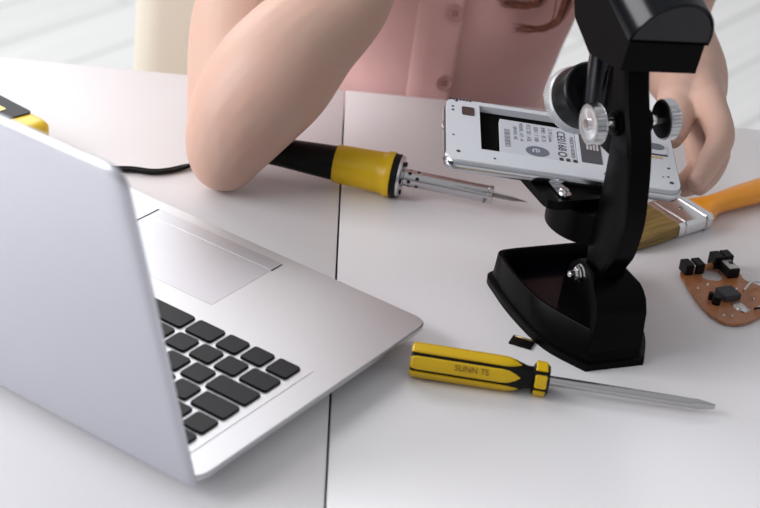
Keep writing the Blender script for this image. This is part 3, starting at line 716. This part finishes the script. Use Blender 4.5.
# nails on the left hand
def nail(p, d, r):
    mt = frame(Q(p), d); e = bmesh.new(); bmesh.ops.create_icosphere(e, subdivisions=3, radius=1, matrix=mt @ Matrix.Diagonal((r, r * 1.3, r * .35, 1))); obj('finger_nail', e, 'nail', pe)
for f, d, r in ((fingers[0], (-.1, -.75, .65), .0030), (fingers[4], (.5, -.35, .8), .0034), (fingers[1], (.0, -.8, .6), .0028)):
    p, q = V(f[-1][0]), f[-1][1]; nail(p + V(d).normalized() * q * .80, d, r)

# shirt: loft of ellipses, front placket, collarless; short sleeves
def shirt_sec(z):
    k = [(-.26, 1.565, .170, .125, .075), (-.16, 1.55, .158, .122, .072), (-.06, 1.520, .1090, .130, .068), (.0, 1.505, .1220, .128, .066), (.06, 1.490, .1310, .122, .0655), (.14, 1.475, .145, .120, .07), (.22, 1.462, .158, .112, .08), (.29, 1.46, .166, .092, .085), (.335, 1.458, .145, .068, .085), (.355, 1.455, .09, .060, .082)]
    for a, c in zip(k, k[1:]):
        if a[0] <= z <= c[0]:
            t = (z - a[0]) / (c[0] - a[0]); t = t * t * (3 - 2 * t); return [a[i] + (c[i] - a[i]) * t for i in range(1, 5)]
    return list(k[-1][1:])
def shirt_pt(z, a, off=0):
    y, rx, ry, cx = shirt_sec(z)
    p = V((cx + (rx + off) * math.sin(a), y - (ry + off) * math.copysign(abs(math.cos(a)) ** .9, math.cos(a)), z))
    n = noise.noise(V((p.x * 9, p.y * 6, p.z * 11))) * .0075 + noise.noise(V((p.x * 26 + p.z * 20, p.z * 18, 3))) * .0028
    return p + V((math.sin(a), -math.cos(a), 0)) * n
NA, NZ = 140, 100
rings = [[Q(shirt_pt(-.26 + .615 * i / NZ, 2 * PI * j / NA)) for j in range(NA)] for i in range(NZ + 1)]
sh = obj('shirt', loft(rings, cap=False), 'shirt', pe)
m_ = sh.modifiers.new('thickness', 'SOLIDIFY'); m_.thickness = .0015; m_.offset = 1
# placket strip: x from .045 to .088
def a_for(z, x):
    y, rx, ry, cx = shirt_sec(z); return math.asin(max(-1, min(1, (x - cx) / rx)))
rings = []
for i in range(90):
    z = -.25 + .59 * i / 89; r = []
    for x, off in ((.052, .0015), (.056, .0032), (.0655, .0036), (.076, .0042), (.0845, .0066), (.0872, .0068), (.0882, .0056), (.0875, .0040), (.070, .0)):
        r.append(Q(shirt_pt(z, a_for(z, x + .012 * (z - .06)), off)))
    rings.append(r)
pk = obj('placket', loft(rings), 'shirt', pe, angle=60)
for z in (.0705, .0050, .135, .20, .265, .315):
    x = .0812 + .012 * (z - .06); p = shirt_pt(z, a_for(z, x), .0064); n = (V((.12, -1, .10))).normalized()
    pr = [(-.0005, .0070), (.0010, .0074), (.0020, .0072), (.0023, .0064), (.0018, .0050), (.0016, .0035)]
    bt = obj('button', lathe(pr, Q(p), n, 32), 'button', pe)
    h = bmesh.new(); mt = frame(Q(p), n)
    for k in range(4):
        t = PI / 4 + k * PI / 2; h = lathe([(.0012, .0008), (.0019, .0008)], mt @ V((.0018 * math.cos(t), .0018 * math.sin(t), 0)), n, 8, bm=h)
    obj('button_hole', h, 'hair', bt, smooth=False)
for s, pts in ((-1, [(-.075, 1.465, .315), (-.106, 1.455, .285), (-.104, 1.42, .245)]), (1, [(.25, 1.465, .315), (.283, 1.46, .285), (.281, 1.442, .245)])):
    obj('sleeve', sweep([Q(p) for p in pts], [.068, .072, .068], 28), 'shirt', pe)
# hair cap and the lock that falls in front
e = bmesh.new()
bmesh.ops.create_icosphere(e, subdivisions=4, radius=1, matrix=T(-PO) @ HM @ T((0, .022, .036)) @ Matrix.Diagonal((.083, .098, .090, 1)))
for v in e.verts: v.co += V((noise.noise(v.co * 30), noise.noise(v.co * 30 + V((5, 0, 0))), 0)) * .004
hr = obj('hair', e, 'hair', pe)
e = bmesh.new()
for k in range(26):
    j = lambda s: random.gauss(0, s)
    ox, oy, oz = j(.0028), j(.003), j(.0022); w = random.uniform(-.0035, .0035)
    path = [(.128, 1.372, .46), (.158 + ox, 1.362, .33), (.176 + ox, 1.366 + oy, .20), (.1745 + ox + w, 1.373 + oy, .110), (.1715 + ox, 1.375 + oy, .0865), (.1670 + ox * .5, 1.375 + oy, .0700 + oz * .5), (.1590, 1.375 + oy, .0618 + oz * .6), (.1500, 1.375 + oy, .0592 + oz * .5), (.1420 - random.uniform(0, .012), 1.376 + oy, .0590 + oz)]
    e = sweep([Q(p) for p in path], [.0006, .0006, .0006, .0005, .0002], 5, m=5, bm=e)
    path = [(.120, 1.372, .46), (.138 + ox, 1.368, .33), (.150 + ox, 1.370 + oy, .20), (.1520 + ox, 1.374 + oy, .115), (.1495 + ox, 1.374 + oy, .0860), (.1425, 1.374 + oy, .0795 + oz * .5), (.1330, 1.374 + oy, .0792 + oz * .6), (.1215 - random.uniform(0, .008), 1.374 + oy, .0815 + oz)]
    e = sweep([Q(p) for p in path], [.0006, .0006, .0006, .0005, .0002], 5, m=5, bm=e)
obj('hair_lock', e, 'hair', pe)
# lower body under the table
e = bmesh.new()
for s in (-1, 1):
    balls(e, [((.085 + s * .08, 1.54, -.195), .085), ((.085 + s * .09, 1.30, -.195), .072), ((.085 + s * .09, 1.12, -.205), .060), ((.085 + s * .09, 1.13, -.40), .052), ((.085 + s * .09, 1.18, -.655), .042)])
for v in e.verts: v.co = Q(v.co)
link('trousers', remeshed(e, .012, 3), 'trouser', pe)
for s in (-1, 1):
    e = bmesh.new(); balls(e, [((.085 + s * .09, 1.19, -.700), .045), ((.085 + s * .09, 1.10, -.712), .038), ((.085 + s * .09, 1.04, -.716), .034)])
    for v in e.verts: v.co = Q(v.co)
    for v in e.verts: v.co.z = max(v.co.z, 0)
    link('shoe', remeshed(e, .006, 3), 'shoe', pe)

# ------------------------------------------------------------------ light: a bright room, big window at the back left
w = bpy.data.worlds.new('daylight'); S.world = w; w.use_nodes = True
nt = w.node_tree; bg = nt.nodes['Background']
tc = nt.nodes.new('ShaderNodeTexCoord'); sp = nt.nodes.new('ShaderNodeSeparateXYZ'); rp = nt.nodes.new('ShaderNodeValToRGB')
nt.links.new(tc.outputs['Generated'], sp.inputs['Vector']); 
mr = nt.nodes.new('ShaderNodeMapRange'); mr.inputs['From Min'].default_value = -1; mr.inputs['From Max'].default_value = 1
nt.links.new(sp.outputs['Z'], mr.inputs['Value']); nt.links.new(mr.outputs['Result'], rp.inputs['Fac'])
rp.color_ramp.elements[0].position = .40; rp.color_ramp.elements[0].color = (.30, .29, .29, 1)
rp.color_ramp.elements[1].position = .70; rp.color_ramp.elements[1].color = (.86, .87, .89, 1)
nt.links.new(rp.outputs['Color'], bg.inputs['Color']); bg.inputs['Strength'].default_value = .50
def area(name, loc, target, sx, sy, power, col=(1, 1, 1)):
    l = bpy.data.lights.new(name, 'AREA'); l.shape = 'RECTANGLE'; l.size = sx; l.size_y = sy; l.energy = power; l.color = col
    o = bpy.data.objects.new(name, l); COL.objects.link(o); o.location = loc
    o.rotation_euler = (V(target) - V(loc)).to_track_quat('-Z', 'Y').to_euler(); return o
area('back_window', (-1.3, 3.9, 1.75), (-.1, 1.1, 0), 4.0, 2.3, 100, (.97, .985, 1))
area('side_window', (-2.6, .35, 1.25), (0, 1.05, 0), 2.2, 1.6, 92, (.985, .985, 1))
S.view_settings.view_transform = 'Standard'; S.view_settings.look = 'None'; S.view_settings.gamma = 1; S.view_settings.use_curve_mapping = False
S.view_settings.exposure = .20
